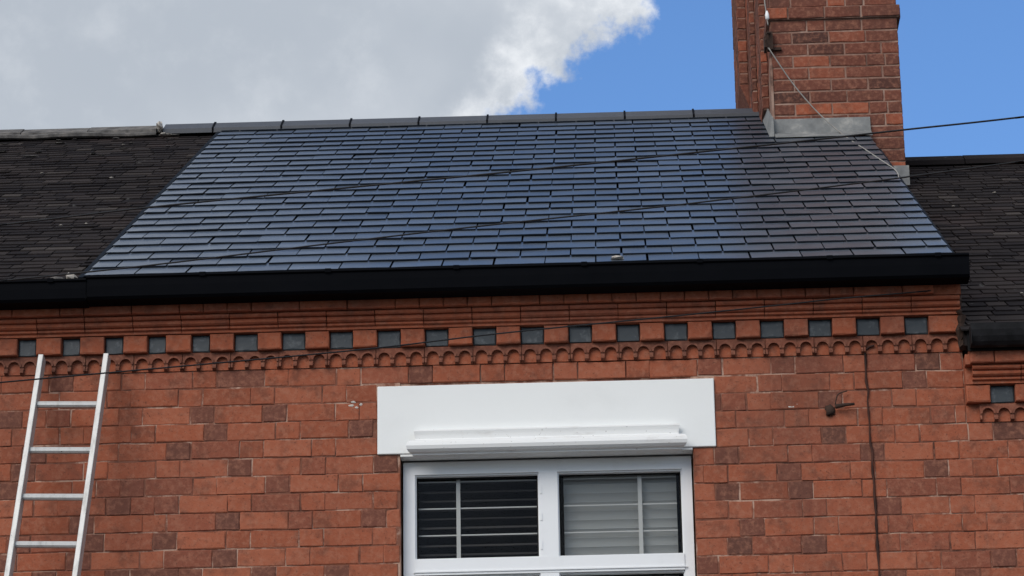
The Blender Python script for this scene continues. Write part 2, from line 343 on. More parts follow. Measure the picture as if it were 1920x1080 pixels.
# ------------------------------------------------------------------ cornice: arched band, chequer of dentils, mouldings, top course
def arch_mesh(name, w, na, mat):
    b = MB(); h = .083; p = w/na; r = p*.375; sp = .034; yf, yb, yr_ = -.017, .0, -.024; n = 9
    for a in range(na):
        cx = -w/2+p*(a+.5); xl, xr = cx-p/2, cx+p/2
        arc = [(cx-r, .012)]+[(cx-r*math.cos(math.pi*i/n), sp+r*math.sin(math.pi*i/n)) for i in range(n+1)]+[(cx+r, .012)]
        topx = [xl]+[xl+(xr-xl)*i/n for i in range(n+1)]+[xr]
        topz = [.012]+[h]*(n+1)+[.012]
        m_ = len(arc)
        V = [(x, yf, z) for x, z in arc]+[(x, yf, z) for x, z in zip(topx, topz)]+[(x, yb, z) for x, z in arc]+[(x, yb, z) for x, z in zip(topx, topz)]
        F = [(i, i+1, m_+i+1, m_+i) for i in range(m_-1)]+[(i, 2*m_+i, 2*m_+i+1, i+1) for i in range(m_-1)]+[(m_+i, m_+i+1, 3*m_+i+1, 3*m_+i) for i in range(m_-1)]
        F += [(0, m_, 3*m_, 2*m_), (m_-1, 3*m_-1, 4*m_-1, 2*m_-1)]
        b.add(V, F)
        r2 = r+.0075                                    # raised rim
        for q0 in range(n):
            t0, t1 = math.pi*q0/n, math.pi*(q0+1)/n
            pt = lambda t, rr: (cx-rr*math.cos(t), sp+rr*math.sin(t))
            (ax, az), (bx, bz), (cx_, cz), (dx, dz_) = pt(t0, r-.001), pt(t1, r-.001), pt(t1, r2), pt(t0, r2)
            b.add([(ax, yr_, az), (bx, yr_, bz), (cx_, yr_, cz), (dx, yr_, dz_), (ax, yf+.001, az), (bx, yf+.001, bz), (cx_, yf+.001, cz), (dx, yf+.001, dz_)], [(0, 1, 2, 3), (0, 4, 5, 1), (3, 2, 6, 7)])
        for cc in ((xl, xl+p*.115), (xr-p*.115, xr)):    # corbel drops between the arches
            b.add([(cc[0], yr_, .016), (cc[1], yr_, .016), (cc[1], yr_, .006), (cc[0], yr_, .006), (cc[0], yf+.001, .026), (cc[1], yf+.001, .026), (cc[1], yb, -.001), (cc[0], yb, -.001)], [(0, 1, 2, 3), (0, 4, 5, 1), (2, 6, 7, 3), (0, 3, 7, 4), (1, 5, 6, 2)])
    return b.mesh(name, mat)
AM = [arch_mesh('arch_block', .2255, 3, M['arch']) for _ in range(1)]
MP = [(0, 0), (0, .080), (-.092, .080), (-.098, .074), (-.098, .066), (-.092, .060), (-.076, .058), (-.080, .052), (-.086, .046), (-.084, .038), (-.076, .032), (-.062, .029), (-.066, .024), (-.066, .017), (-.056, .013), (-.052, .012), (-.052, 0)]
def mould_mesh(w):
    b = MB(); b.prof(MP, -w/2, w/2); return b.mesh('moulding_piece', M['cornice'])
MM = {}
def mould(w, parent, x, z):
    k = round(w, 3)
    if k not in MM: MM[k] = mould_mesh(w)
    o = link('moulding_piece', MM[k], None, (x, 0, z)); o.rotation_euler = (0, rnd.gauss(0, .003), 0); o.location.y = rnd.uniform(-.002, .002); rel(o, parent)
def block(w, h, d, mat, parent, x, z, name):
    key = (name, round(w, 3), round(h, 3), mat, rnd.randrange(3))
    if key not in _cache: _cache[key] = brick_mesh(name, w, h, M[mat], depth=d, j=.0018, bev=.004)
    o = link(name, _cache[key], None, (x, -d, z)); o.rotation_euler = (0, rnd.gauss(0, .004), rnd.gauss(0, .006)); rel(o, parent); return o
ZD = ZA+.0865; ZM = ZD+.086; ZT = ZM+.083
for k, (H, x0, x1, dz) in HOUSES.items():
    b = MB(); e = -.003
    b.box(x0, x1, e, .0045, ZA+.002+dz, ZD+dz); b.box(x0, x1, -.012, .0045, ZD+.0005+dz, ZM+dz); b.box(x0, x1, -.05, .0045, ZM+.0005+dz, ZT+dz); b.box(x0, x1, -.098, .0045, ZT+.0005+dz, ZT+.05+dz)
    CORN[k] = rel(b.build('cornice', M['cornice']), H)
def house_at(x): return 'l' if x < XL else ('r' if x > XR else 'm')
# arches, mouldings: 228 mm pieces set along the whole terrace
def run(a, b, w, fn):
    n = max(1, round((b-a)/w)); ww = (b-a)/n
    for i in range(n): fn(a+ww*(i+.5), ww)
def arches(hk, a, b, dz):
    def f(x, w):
        o = link('arch_block', AM[0], None, (x, rnd.uniform(-.002, .002), ZA+.002+dz)); o.scale.x = (w-.003)/.2255; o.rotation_euler.y = rnd.gauss(0, .004); rel(o, CORN[hk])
    run(a, b, .2275, f)
arches('m', XL, XR-.004, 0); arches('l', XL-1.14, XL, 0); arches('r', XR+.06, XR+1.2, -.35)
for hk, a, b_, dz in (('m', XL, XR-.004, 0), ('l', XL-1.14, XL, 0), ('r', XR+.03, XR+1.17, -.35)):
    run(a, b_, .2275, lambda x, w: mould(w-.004, CORN[hk], x, ZM+.001+dz))
# chequer: blackened headers set back between projecting red headers
pos = []
x = -3.62
for c in [-2.7595-.206*3, -2.7595-.206*2, -2.7595-.206, -2.7595, -2.5495, -2.3445, -2.139, -1.93]: pos.append((c, .088))
for i in range(15): pos.append((-1.714+.2268*i, .112))
for i, (c, w) in enumerate(pos):
    hk = house_at(c); block(w-.004, .083, .020, 'black', CORN[hk], c, ZD+.0435, 'black_header')
    nx = pos[i+1][0]-pos[i+1][1]/2 if i+1 < len(pos) else XR-.008
    a = c+w/2; wd = nx-a
    if wd > .03: block(wd-.003, .083, .047, 'cornice', CORN[house_at((a+nx)/2)], (a+nx)/2, ZD+.0425, 'red_header')
c = 1.843-.228
for i in range(6):
    if c+.228*i-.057 > XR: block(.112, .083, .020, 'black', CORN['r'], c+.228*i, ZD+.0435-.35, 'black_header')
    cx = c+.228*i+.114
    if cx-.057 > XR: block(.111, .083, .047, 'cornice', CORN['r'], cx, ZD+.0425-.35, 'red_header')
# top course under the gutters
for hk, a, b_, dz in (('l', XL-1.14, XL, 0), ('m', XL, 1.545, 0), ('r', XR+.02, XR+1.2, -.35)):
    x = a
    while x < b_-.02:
        w = S_ if (rnd.random() < (.55 if x < -.2 else .15)) else H_
        if x+w > b_-.05: w = b_-x
        block(w-.004, .086, .122, 'cornice' if rnd.random() < .8 else 'red', CORN[hk], x+w/2, ZT+.0445+dz, 'brick'); x += w
b = MB(); b.prof([(.0, ZT+.004), (0, ZT+.09), (-.085, ZT+.09), (-.098, ZT+.05), (-.09, ZT+.004)], 1.549, XR-.01); rel(b.build('cement_fillet', M['rust']), CORN['m'])
# weathered end of the cornice where the lower roof butts against it
b = MB()
zz = [6.395+.03*i for i in range(11)]
P = [(XR-.008+rnd.uniform(-.008, .008), -.05+rnd.uniform(-.02, .015), z) for z in zz]; b.tube(P, [.012+rnd.uniform(0, .012) for _ in zz], 6); rel(b.build('mortar_fillet', M['rust']), CORN['m'])

# ------------------------------------------------------------------ gutters and fascias
def gutter(hk, x0, x1, y0, z0, z1, mat, clips, ogee=True):
    H = HOUSES[hk][0]; b = MB(); h = z1-z0
    if ogee: pr = [(y0, z1), (y0-.010, z1), (y0-.012, z1-.010), (y0-.002, z1-.016), (y0, z1-.45*h), (y0+.006, z0+.012), (y0+.018, z0), (y0+.115, z0), (y0+.115, z1), (y0+.111, z1), (y0+.111, z0+.004), (y0+.020, z0+.004), (y0+.010, z0+.014), (y0+.004, z1-.45*h)]
    else:
        c, r = y0+.062, .062; n = 10
        pr = [(c-r*math.cos(math.pi*i/n), z1-h*math.sin(math.pi*i/n)) for i in range(n+1)]+[(c+(r-.005)*math.cos(math.pi*i/n), z1-(h-.005)*math.sin(math.pi*i/n)) for i in range(n+1)]
    b.prof(pr, x0, x1)
    for xe in (x0, x1-.004): b.box(xe+.0005, xe+.0035, y0+.004, y0+.11, z0+.004, z1-.004)
    g_ = rel(b.build('gutter', mat), H)
    for cx in clips:
        b = MB()
        if ogee: b.prof([(y0-.013, z1-.016), (y0-.015, z1+.003), (y0+.02, z1+.010), (y0+.113, z1+.004), (y0+.113, z1-.002), (y0+.012, z1-.002)], cx-.014, cx+.014)
        else: b.prof([(y0-.006, z1+.004), (y0+.004, z1+.004), (y0+.02, z0+.03), (y0+.06, z0-.002), (y0+.06, z0-.010), (y0+.012, z0+.018)], cx-.025, cx+.025)
        rel(b.build('gutter_clip', mat), g_)
    return g_
gutter('m', XL+.03, 1.705, -.238, 6.69, 6.803, M['gutter'], [-1.9, -1.306, -.70, -.099, .445, 1.053, 1.56])
gutter('l', XL-1.9, XL+.028, -.240, 6.684, 6.790, M['gutter'], [-2.62, -3.2, -3.8])
gutter('r', XR+.02, XR+1.9, -.225, 6.36, 6.462, M['iron'], [XR+.32, XR+1.2], ogee=False)
for hk, a, b_, dz, mt in (('m', XL, 1.62, 0, 'gutter'), ('l', XL-1.9, XL-.001, 0, 'gutter'), ('r', XR+.012, XR+1.9, -.35, 'iron')):
    b = MB(); b.box(a, b_, -.135, -.123, ZT+.055+dz, 6.815+dz); b.box(a, b_, -.122, .24, ZT+.0915+dz, ZT+.10+dz); rel(b.build('fascia_board', M[mt]), HOUSES[hk][0])

# ------------------------------------------------------------------ new slates
GA, SW = .2285, .2435
def slate_mesh(w, lift=.0112):
    """local frame: x along the eaves, y up the slope, z off the roof"""
    b = MB(); Lh = GA+.07; th = .0065; k = 5; j = .0018
    lo = [(-w/2+w*i/(k-1), rnd.uniform(-j, j)*1.6) for i in range(k)]
    z0, z1 = lift, lift-(lift-.0015)*Lh/GA*.98
    V = [(x, y, z0) for x, y in lo]+[(x, y-.001, z0-th) for x, y in lo]+[(-w/2, Lh, z1), (w/2, Lh, z1), (-w/2, Lh, z1-th), (w/2, Lh, z1-th)]
    n = 2*k
    F = [tuple(range(k))+(n+1, n)]+[(i, k+i, k+i+1, i+1) for i in range(k-1)]+[(0, n, n+2, k), (k-1, 2*k-1, n+3, n+1)]
    b.add(V, F); me = b.mesh('slate', M['slate']); me.materials.append(M['slate_edge'])
    for p in me.polygons:
        if abs(p.normal.z) < .7: p.material_index = 1
    return me
SM = [slate_mesh(SW-.008) for _ in range(6)]
RX0, RX1 = XL+.002, 1.642
RM = Matrix.Rotation(A, 4, 'X')
count = 0; restmb = MB(); rest_edge = []
def chim_hides(x, s): return on_roof(x, s).y > 3.80 and x > 1.05
for row in range(26):
    s0_ = .045+row*GA
    if s0_ > APEX-.1: break
    x = RX0-(SW/2 if row % 2 else 0)
    while x < RX1-.02:
        a, b_ = max(x, RX0), min(x+SW, RX1); x += SW
        if b_-a < .03: continue
        cx, w = (a+b_)/2, b_-a
        if on_roof(cx, s0_).y > 3.90:
            if a > 1.06: continue
            if b_ > 1.06: b_ = 1.058; cx, w = (a+b_)/2, b_-a
            if w < .02: continue
        me = SM[rnd.randrange(6)]; P = on_roof(cx+rnd.gauss(0, .0014), s0_+rnd.gauss(0, .0022), 0)
        rz = rnd.gauss(0, .0035); rx = rnd.gauss(0, .0045)
        if count < 300:
            o = link('slate', me, None, P); o.rotation_euler = (A+rx, rnd.gauss(0, .006), rz); o.scale.x = (w-.008)/(SW-.008); rel(o, ROOF['m']); count += 1
        else:
            mt = Matrix.Translation(P) @ Matrix.Rotation(A+rx, 4, 'X') @ Matrix.Rotation(rz, 4, 'Z') @ Matrix.Diagonal(((w-.008)/(SW-.008), 1, 1, 1))
            restmb.add([mt @ v.co for v in me.vertices], [tuple(p.vertices) for p in me.polygons]); rest_edge += [p.material_index for p in me.polygons]
t = MT('new_slate_upper', .32, .95); c = t.mix(t.geo.outputs['Random Per Island'], (.036, .048, .064), (.058, .073, .092)); n = t.noise(9, 6, .6); f = t.noise(70, 4, .6, stretch=(1, .3, 1))
c = t.mix(t.math('MULTIPLY', t.step(n, .45, .75), .35), c, (.075, .09, .115)); t.color(c); t.rough(t.math('ADD', t.math('MULTIPLY', n, .22), .22)); t.bump(t.math('ADD', f, n), .0012, .5)
me = bpy.data.meshes.new('upper_slates'); me.from_pydata(restmb.v, [], restmb.f); me.materials.append(t.m); me.materials.append(M['slate_edge'])
for p, mi in zip(me.polygons, rest_edge): p.material_index = mi
o = link('upper_slates', me); o['kind'] = 'stuff'; rel(o, ROOF['m'])
# verge strips either side of the new slates
for xx, ww, hb in ((RX0-.026, .024, -.012), (RX1+.001, .010, -.015)):
    b = MB(); P = on_roof(0, .05, hb); Q = on_roof(0, APEX-.1 if xx < 0 else 4.0, hb); n_ = Vector((0, -SA, CA))*.014
    b.add([(xx, P.y, P.z), (xx+ww, P.y, P.z), (xx+ww, Q.y, Q.z), (xx, Q.y, Q.z)]+[(xx, P.y+n_.y, P.z+n_.z), (xx+ww, P.y+n_.y, P.z+n_.z), (xx+ww, Q.y+n_.y, Q.z+n_.z), (xx, Q.y+n_.y, Q.z+n_.z)], [(0, 1, 2, 3), (4, 5, 6, 7), (0, 1, 5, 4), (1, 2, 6, 5), (2, 3, 7, 6), (3, 0, 4, 7)])
    rel(b.build('verge_strip', M['slate_edge']), ROOF['m'])

# ------------------------------------------------------------------ old slates of the neighbours (rows too fine to pick apart)
def old_slates(hk, x0, x1, dz, gauge):
    b = MB(); s_ = .04
    while s_ < APEX-.05:
        x = x0-rnd.uniform(0, .2); sag = .004*math.sin(s_*1.7)
        while x < x1:
            w = rnd.uniform(.09, .19); a, c = max(x, x0), min(x+w, x1); x += w
            if c-a < .02: continue
            j = rnd.gauss(0, .009) if rnd.random() < .9 else rnd.uniform(-.05, .02); lift = .0055+abs(rnd.gauss(0, .0022)); th = .007; Lh = gauge+.05
            pts = []
            for (xx, ss, h) in ((a+.004, s_+j, lift), (c-.004, s_+j+rnd.gauss(0, .007), lift*rnd.uniform(.7, 1.2)), (c-.004, s_+Lh, -.002), (a+.004, s_+Lh, -.002)): pts.append((xx, ss, h+sag-.026))
            V = [on_roof(*p, dz) for p in pts]+[on_roof(p[0], p[1], p[2]-th, dz) for p in pts]
            b.add(V, [(0, 1, 2, 3), (0, 4, 5, 1), (1, 5, 6, 2), (3, 7, 4, 0)])
        s_ += gauge*rnd.uniform(.93, 1.07)
    o = b.build('old_slates', M['old_slate']); o['kind'] = 'stuff'; rel(o, ROOF[hk])
old_slates('l', XL-2.6, RX0-.027, 0, .112); old_slates('r', XR-.02, XR+2.6, -.35, .118)

# ------------------------------------------------------------------ ridges
def ridge(hk, x, w, mat, dz, old):
    b = MB(); ang = math.radians(33 if not old else 30); leg = .165; th = .016; ay = YR; az = ZR+.043+dz+(-.006 if old else 0)
    y1, z1 = leg*math.cos(ang), leg*math.sin(ang)
    jz = rnd.uniform(-.008, .008) if old else 0
    pr = [(ay-y1, az-z1+jz), (ay-.018, az-.006+jz), (ay, az+jz), (ay+.018, az-.006+jz), (ay+y1, az-z1+jz), (ay+y1, az-z1-.032+jz), (ay, az-.03+jz), (ay-y1, az-z1-.032+jz)]
    b.prof(pr, x+.003, x+w-.003); o = b.build('ridge_tile', mat); rel(o, ROOF[hk])
    if not old:
        b = MB(); i = .008; pr2 = [(ay-y1-.002, az-z1-.028), (ay-y1-.003, az-z1+.001), (ay-.02, az+.001), (ay, az+.010), (ay+.02, az+.001), (ay+y1+.006, az-z1+.002), (ay+y1, az-z1-.028), (ay, az-.028)]
        b.prof(pr2, x+w-.006, x+w+.006); q = b.build('ridge_union', M['gutter']); q.parent = ROOF[hk]; rel(q, ROOF[hk])
xs = [-2.862, -2.533]+[-2.533+.4475*i for i in range(1, 8)]+[1.06]
for a, c in zip(xs[:-1], xs[1:]): ridge('m', a, c-a, M['ridge'], 0, False)
x = -2.90
while x > -5.0: w = rnd.uniform(.43, .46); ridge('l', x-w, w, M['old_ridge'], 0, True); x -= w
x = 1.88
while x < 4.4: ridge('r', x, .45, M['old_slate'], -.365, True); x += .45
def lump(name, P, r, mat, parent, sx=1, sy=1, sz=1, seg=7):
    b = MB(); n = seg; o = len(b.v)
    V = []
    for i in range(n):
        for k in range(n+2):
            th, ph = math.pi*(i+.5)/n, 2*math.pi*k/(n+2); rr = r*rnd.uniform(.7, 1.2); V.append((P[0]+sx*rr*math.sin(th)*math.cos(ph), P[1]+sy*rr*math.sin(th)*math.sin(ph), P[2]+sz*rr*math.cos(th)))
    m_ = n+2; F = [(i*m_+k, i*m_+(k+1) % m_, (i+1)*m_+(k+1) % m_, (i+1)*m_+k) for i in range(n-1) for k in range(m_)]+[tuple(range(m_)), tuple(range((n-1)*m_, n*m_))]
    b.add(V, F); o = b.build(name, mat, smooth=False)
    return rel(o, parent) if parent else o
t = MT('pale_cement', .95, .1); n = t.noise(25, 5, .6); t.color(t.mix(n, (.40, .37, .33), (.62, .58, .53))); M['pale'] = t.m
P = on_roof(-2.88, APEX-.12, .035); lump('ridge_mortar', P, .034, M['pale'], ROOF['l'], .7, 2.2, 1.0)
P = on_roof(-2.84, APEX-.22, .0); lump('ridge_mortar', P, .018, M['pale'], ROOF['l'], 2.4, 1.6, .4)
# bedding mortar and broken slivers under the old ridge
b = MB(); z_ = ZR-.085; pts = [Vector((XL-2.5+.16*i, YR-.16+rnd.uniform(-.012, .012), z_+rnd.uniform(-.01, .01))) for i in range(14)]; b.tube(pts, [.018+rnd.uniform(-.006, .006) for _ in pts], 6); rel(b.build('ridge_bedding', M['old_ridge']), ROOF['l'])
for _ in range(16):
    x, s_ = rnd.uniform(-4.0, -2.75), APEX-rnd.uniform(.2, 1.1)**1.3; P = on_roof(x, s_, -.012); lump('mortar_crumb', P, rnd.uniform(.006, .013), M['old_ridge'], ROOF['l'], rnd.uniform(1.5, 5), 1.3, .35, 4)
for x, s_ in ((-2.89, 3.7), (-2.88, 1.83), (-3.35, 4.0), (-3.05, 5.3), (-2.75, 1.86), (2.05, 3.9), (2.35, 4.4), (2.2, 1.4), (2.05, .9)): P = on_roof(x, s_, -.008, 0 if x < 0 else -.35); lump('mortar_crumb', P, rnd.uniform(.006, .009), M['cement'] if x < 0 else M['cement'], ROOF['l' if x < 0 else 'r'], 1.6, 1.2, .6, 4)
P = on_roof(.06, .11, .014); lump('mortar_dab', P, .022, M['pale'], ROOF['m'], 1.6, 1.6, .35, 5)
P = on_roof(XL-.06, .05, -.005); lump('mortar_dab', P, .03, M['cement'], ROOF['l'], 1.0, 1, .9, 5); P = on_roof(XL-.12, .05, -.01); lump('mortar_dab', P, .025, M['old_ridge'], ROOF['l'], 1.8, 1, .6, 5)

# ------------------------------------------------------------------ chimney
CX0, CX1, CY0, CY1 = 1.066, 1.862, 3.918, 6.1
CC = .0805
b = MB(); i_ = .005
b.box(CX0+i_, CX1-i_, CY0+i_, CY1-i_, 8.3, 11.30)
ch = b.build('chimney', M['stack_mortar']); rel(ch, main)
def crow(z0, x0, x1, y0, y1, h, par, off, mat='stack'):
    """one course of bricks on the front and both flanks of a block"""
    x = x0; first = True
    w0 = S_ if off else S_/2+.02
    while x < x1-.01:
        w = w0 if first else (S_ if rnd.random() < .82 else H_); first = False
        if x1-(x+w) < .06: w = x1-x
        brick(w-.011, h-.011, mat, par, x+w/2, y0+rnd.uniform(-.002, .002), z0+h/2); x += w
    y = y0+.03
    while y < y1-.01:
        w = H_ if off and y < y0+.05 else S_
        if y1-(y+w) < .06: w = y1-y
        for sx, rt_ in ((x0, -math.pi/2), (x1, math.pi/2)):
            brick(w-.011, h-.011, mat, par, sx, y+w/2, z0+h/2, rot=rt_)
        y += w
ZC0 = 9.912-16*CC
for r_ in range(16):
    z0 = ZC0+r_*CC
    if z0+CC < 8.78: continue
    crow(z0, CX0, CX1, CY0, CY1 if z0 > 9.1 else CY0+.2, CC, ch, r_ % 2)
# projecting band, then the shaft goes on up
b = MB(); b.box(CX0-.012, CX1+.012, CY0-.013, CY1, 9.914, 9.995); b_ = b.build('chimney_band', M['stack_mortar']); rel(b_, main)
crow(9.913, CX0-.02, CX1+.02, CY0-.022, CY1, .083, b_, 0)
for r_ in range(16): crow(9.998+r_*CC, CX0, CX1, CY0, CY1, CC, ch, r_ % 2)
b = MB(); b.box(CX0-.07, CX1+.07, CY0-.07, CY1+.07, 11.29, 11.45); b.prof([(CY0-.04, 11.451), (CY1+.04, 11.451), (CY1-.2, 11.53), (CY0+.2, 11.53)], CX0-.03, CX1+.03); rel(b.build('chimney_cap', M['cement']), main)
# flue breasts stepping out on the flank; the outer two are corbelled out over the ridge
for PX, PXi, y0, zb_ in ((1.022, CX0, 4.35, 9.5), (.985, 1.022, 4.85, 9.6), (.925, .985, 5.25, 10.06)):
    b = MB(); b.box(PX+.006, PXi-.002, y0+.006, 5.95, zb_, 11.3); fb = b.build('flue_breast', M['stack_mortar']); rel(fb, main)
    r_ = 0; z0 = zb_
    while z0 < 11.2:
        pj = 0
        brick(PXi-PX-pj-.004, CC-.011, 'stack', fb, (PX+pj+PXi)/2, y0+rnd.uniform(-.004, .004), z0+CC/2)
        y = y0+.03
        while y < 5.9: brick(S_-.011, CC-.011, 'stack', fb, PX+pj, y+S_/2, z0+CC/2, rot=-math.pi/2); y += S_
        z0 += CC; r_ += 1
b = MB(); y0, y1 = 5.25, 5.95
b.add([(.925, y0, 10.06), (.984, y0, 10.06), (.984, y0, 9.90), (.925, y1, 10.06), (.984, y1, 10.06), (.984, y1, 9.90)], [(0, 1, 2), (3, 4, 5), (0, 2, 5, 3), (1, 2, 5, 4), (0, 1, 4, 3)]); rel(b.build('corbel', M['stack']), main)
# lead: apron in front, soaker on the flank, small patch at the foot
b = MB(); f0 = 9.118; P = on_roof(0, (3.79-E0.y)/CA, .018)
b.prof([(CY0-.004, 9.245), (CY0-.014, 9.240), (CY0-.016, 9.15), (P.y, P.z), (P.y, P.z-.006), (CY0-.004, 9.13)], CX0-.004, 1.655)
rel(b.build('lead_apron', M['lead']), ch)
b = MB(); xs_ = CX0-.008
s1 = (3.84-E0.y)/CA; s2 = (YR-.05-E0.y)/CA
Q0, Q1, Q2 = on_roof(xs_, s1, .012), on_roof(xs_, s2, .014), on_roof(xs_, s2, .10)
R0 = on_roof(xs_, s1+.07, .10)
b.add([(xs_, Q0.y, Q0.z), (xs_, Q1.y, Q1.z), (xs_, Q2.y, Q2.z), (xs_, R0.y, R0.z+.02), (xs_-.03, Q0.y, Q0.z), (xs_-.03, Q1.y, Q1.z), (xs_-.008, Q2.y, Q2.z), (xs_-.008, R0.y, R0.z+.02)], [(0, 1, 2, 3), (4, 5, 6, 7), (0, 1, 5, 4), (1, 2, 6, 5), (2, 3, 7, 6), (3, 0, 4, 7)])
rel(b.build('lead_soaker', M['lead']), ch)
b = MB(); zt_ = 9.25
b.prof([(CY0-.004, 9.24), (CY0-.006, 9.60), (CY0+.04, 9.68), (CY0+.22, 9.60), (CY0+.30, 9.24)], CX0-.010, CX0+.004); rel(b.build('mortar_render', M['stack_mortar']), ch)
P = on_roof(0, 2.2, 0, -.35)
b = MB(); b.box(1.78, 1.875, CY0-.02, CY0-.004, 8.78, 8.91); rel(b.build('lead_patch', M['lead']), ch)
# white flex and its porcelain knob at the corner of the stack, iron bracket below
def simple(name, mb, mat, label, cat, group=None, smooth=True, kind=None):
    o = mb.build(name, mat, None, smooth); tag(o, label, cat, group, kind); return o
b = MB(); b.tube(smoothpts([(1.03, 3.87, 10.25), (1.036, 3.868, 10.05), (1.045, 3.866, 9.93), (1.052, 3.868, 9.86)], 5), .004)
o = simple('white_flex', b, M['greycable'], 'short white flex with knob running down the corner of the chimney', 'cable')
b = MB(); b.tube([(1.048, 3.862, 9.955), (1.048, 3.862, 9.93), (1.05, 3.862, 9.905), (1.052, 3.862, 9.895)], [.006, .013, .013, .005], 8); q = b.build('porcelain_knob', M['pvc'], None, True); q.parent = o
b = MB(); b.box(1.042, 1.078, 3.872, 3.915, 9.70, 9.82); b.box(1.025, 1.041, 3.88, 3.98, 9.72, 9.79); b.tube([(1.06, 3.871, 9.81), (1.035, 3.83, 9.79), (1.03, 3.82, 9.74), (1.044, 3.84, 9.70)], .008, 6); b.box(1.079, 1.13, 3.896, 3.914, 9.705, 9.722)
simple('cable_bracket', b, M['rust'], 'small dark iron cable bracket fixed to the corner of the chimney', 'bracket', smooth=False)
b = MB(); b.tube(smoothpts([(1.044, 3.84, 9.70), (1.168, 3.868, 9.494), (1.267, 3.868, 9.348), (1.366, 3.86, 9.222), (1.487, 3.77, 9.058), (1.553, 3.223, 8.748), (1.599, 2.809, 8.515), (1.644, 2.395, 8.281), (1.636, 2.125, 8.115)], 6), .0040, 7)
simple('aerial_cable', b, M['greycable'], 'pale grey cable sagging from the chimney bracket down to the roof verge', 'cable')

# ------------------------------------------------------------------ lintel with drip moulding
b = MB(); b.box(LINT[0], LINT[1], -.012, .20, LINT[2]+.001, LINT[3]); li = b.build('lintel', M['paint']); rel(li, main)
bv = li.modifiers.new('edge', 'BEVEL'); bv.width = .004; bv.segments = 2
pr = [(-.0125, 6.066), (-.046, 6.063), (-.049, 6.055), (-.043, 6.038), (-.038, 6.020), (-.040, 6.010), (-.050, 6.007), (-.068, 6.006), (-.085, 5.999), (-.097, 5.986), (-.103, 5.970), (-.098, 5.954), (-.084, 5.944), (-.064, 5.940), (-.064, 5.934), (-.0125, 5.932)]
b = MB(); b.prof(pr, -.950, .362, lambda y: (y+.103)*.6); mo = b.build('drip_moulding', M['mould']); rel(mo, li)
b = MB(); b.box(OPEN[0]+.002, OPEN[1]-.002, -.006, .066, 5.946, 5.956); rel(b.build('lintel_soffit', M['mould']), li)

# ------------------------------------------------------------------ window
win = empty('window', (-.3, .07, 4.7)); rel(win, main)
WY = .07
FX0, FX1, FZ0, FZ1 = -.975, .380, 4.68, 5.938
PL, PRr = (-.920, -.337), (-.250, .334)
ZP1, ZP0, ZQ1, ZQ0 = 5.877, 5.466, 5.388, 4.75
def part(name, fn, mat, par=win):
    b = MB(); fn(b); return rel(b.build(name, mat), par)
def frame(b):
    y0, y1 = WY, WY+.06
    b.box(FX0, PL[0], y0, y1, FZ0, FZ1); b.box(PRr[1], FX1, y0, y1, FZ0, FZ1); b.box(PL[0], PRr[1], y0, y1, ZP1, FZ1); b.box(PL[0], PRr[1], y0, y1, FZ0, ZQ0)
part('frame', frame, M['pvc'])
part('mullion', lambda b: (b.box(PL[1], PRr[0], WY-.004, WY+.06, ZP0, ZP1-.0005), b.box(PL[1], PRr[0], WY-.004, WY+.06, ZQ0+.0005, ZQ1)), M['pvc'])
part('transom', lambda b: (b.box(PL[0]+.0005, PRr[1]-.0005, WY-.006, WY+.06, ZQ1+.0005, ZP0-.0005), b.box(PL[0]-.01, PRr[1]+.01, WY-.012, WY-.0065, ZQ1+.012, ZQ1+.018)), M['pvc'])
for (a, c) in (PL, PRr):
    for z0, z1 in ((ZP0, ZP1), (ZQ0, ZQ1)):
        w = .006
        def bead(b):
            y0, y1 = WY+.012, WY+.04
            b.box(a, a+w, y0, y1, z0, z1); b.box(c-w, c, y0, y1, z0, z1); b.box(a+w, c-w, y0, y1, z1-w, z1-.0005); b.box(a+w, c-w, y0, y1, z0+.0005, z0+w)
        part('glazing_bead', bead, M['pvc'])
        def seal(b):
            y0, y1 = WY+.0405, WY+.05; v = .003; a2, c2, e0, e1 = a+.004, c-.004, z0+.004, z1-.004
            b.box(a2, a2+w+v, y0, y1, e0, e1); b.box(c2-w-v, c2, y0, y1, e0, e1); b.box(a2+w+v, c2-w-v, y0, y1, e1-w-v, e1); b.box(a2+w+v, c2-w-v, y0, y1, e0, e0+w+v)
        part('rubber_seal', seal, M['rubber'])
        part('pane', lambda b: b.box(a+.006, c-.006, WY+.0505, WY+.0525, z0+.006, z1-.006), M['glass'])
# small hinge blocks at the sides of the dark light
for z in (5.79, 5.66, 5.52): part('hinge', lambda b: (b.box(PL[1]+.004, PL[1]+.012, WY-.0075, WY-.0045, z-.02, z+.02)), M['pvc'])
part('sill', lambda b: b.prof([(.2, 4.60), (.2, 4.679), (-.06, 4.655), (-.075, 4.645), (-.075, 4.605), (-.055, 4.60)], OPEN[0]-.09, OPEN[1]+.09), M['paint'], main)
part('room', lambda b: (b.box(OPEN[0]-.6, OPEN[1]+.6, 2.4, 2.5, 4.0, 6.25), b.box(OPEN[0]-.7, OPEN[0]-.6, .241, 2.5, 4.0, 6.25), b.box(OPEN[1]+.6, OPEN[1]+.7, .241, 2.5, 4.0, 6.25), b.box(OPEN[0]-.6, OPEN[1]+.6, .241, 2.4, 6.15, 6.25), b.box(OPEN[0]-.6, OPEN[1]+.6, .241, 2.4, 4.0, 4.1)), M['room'], main)
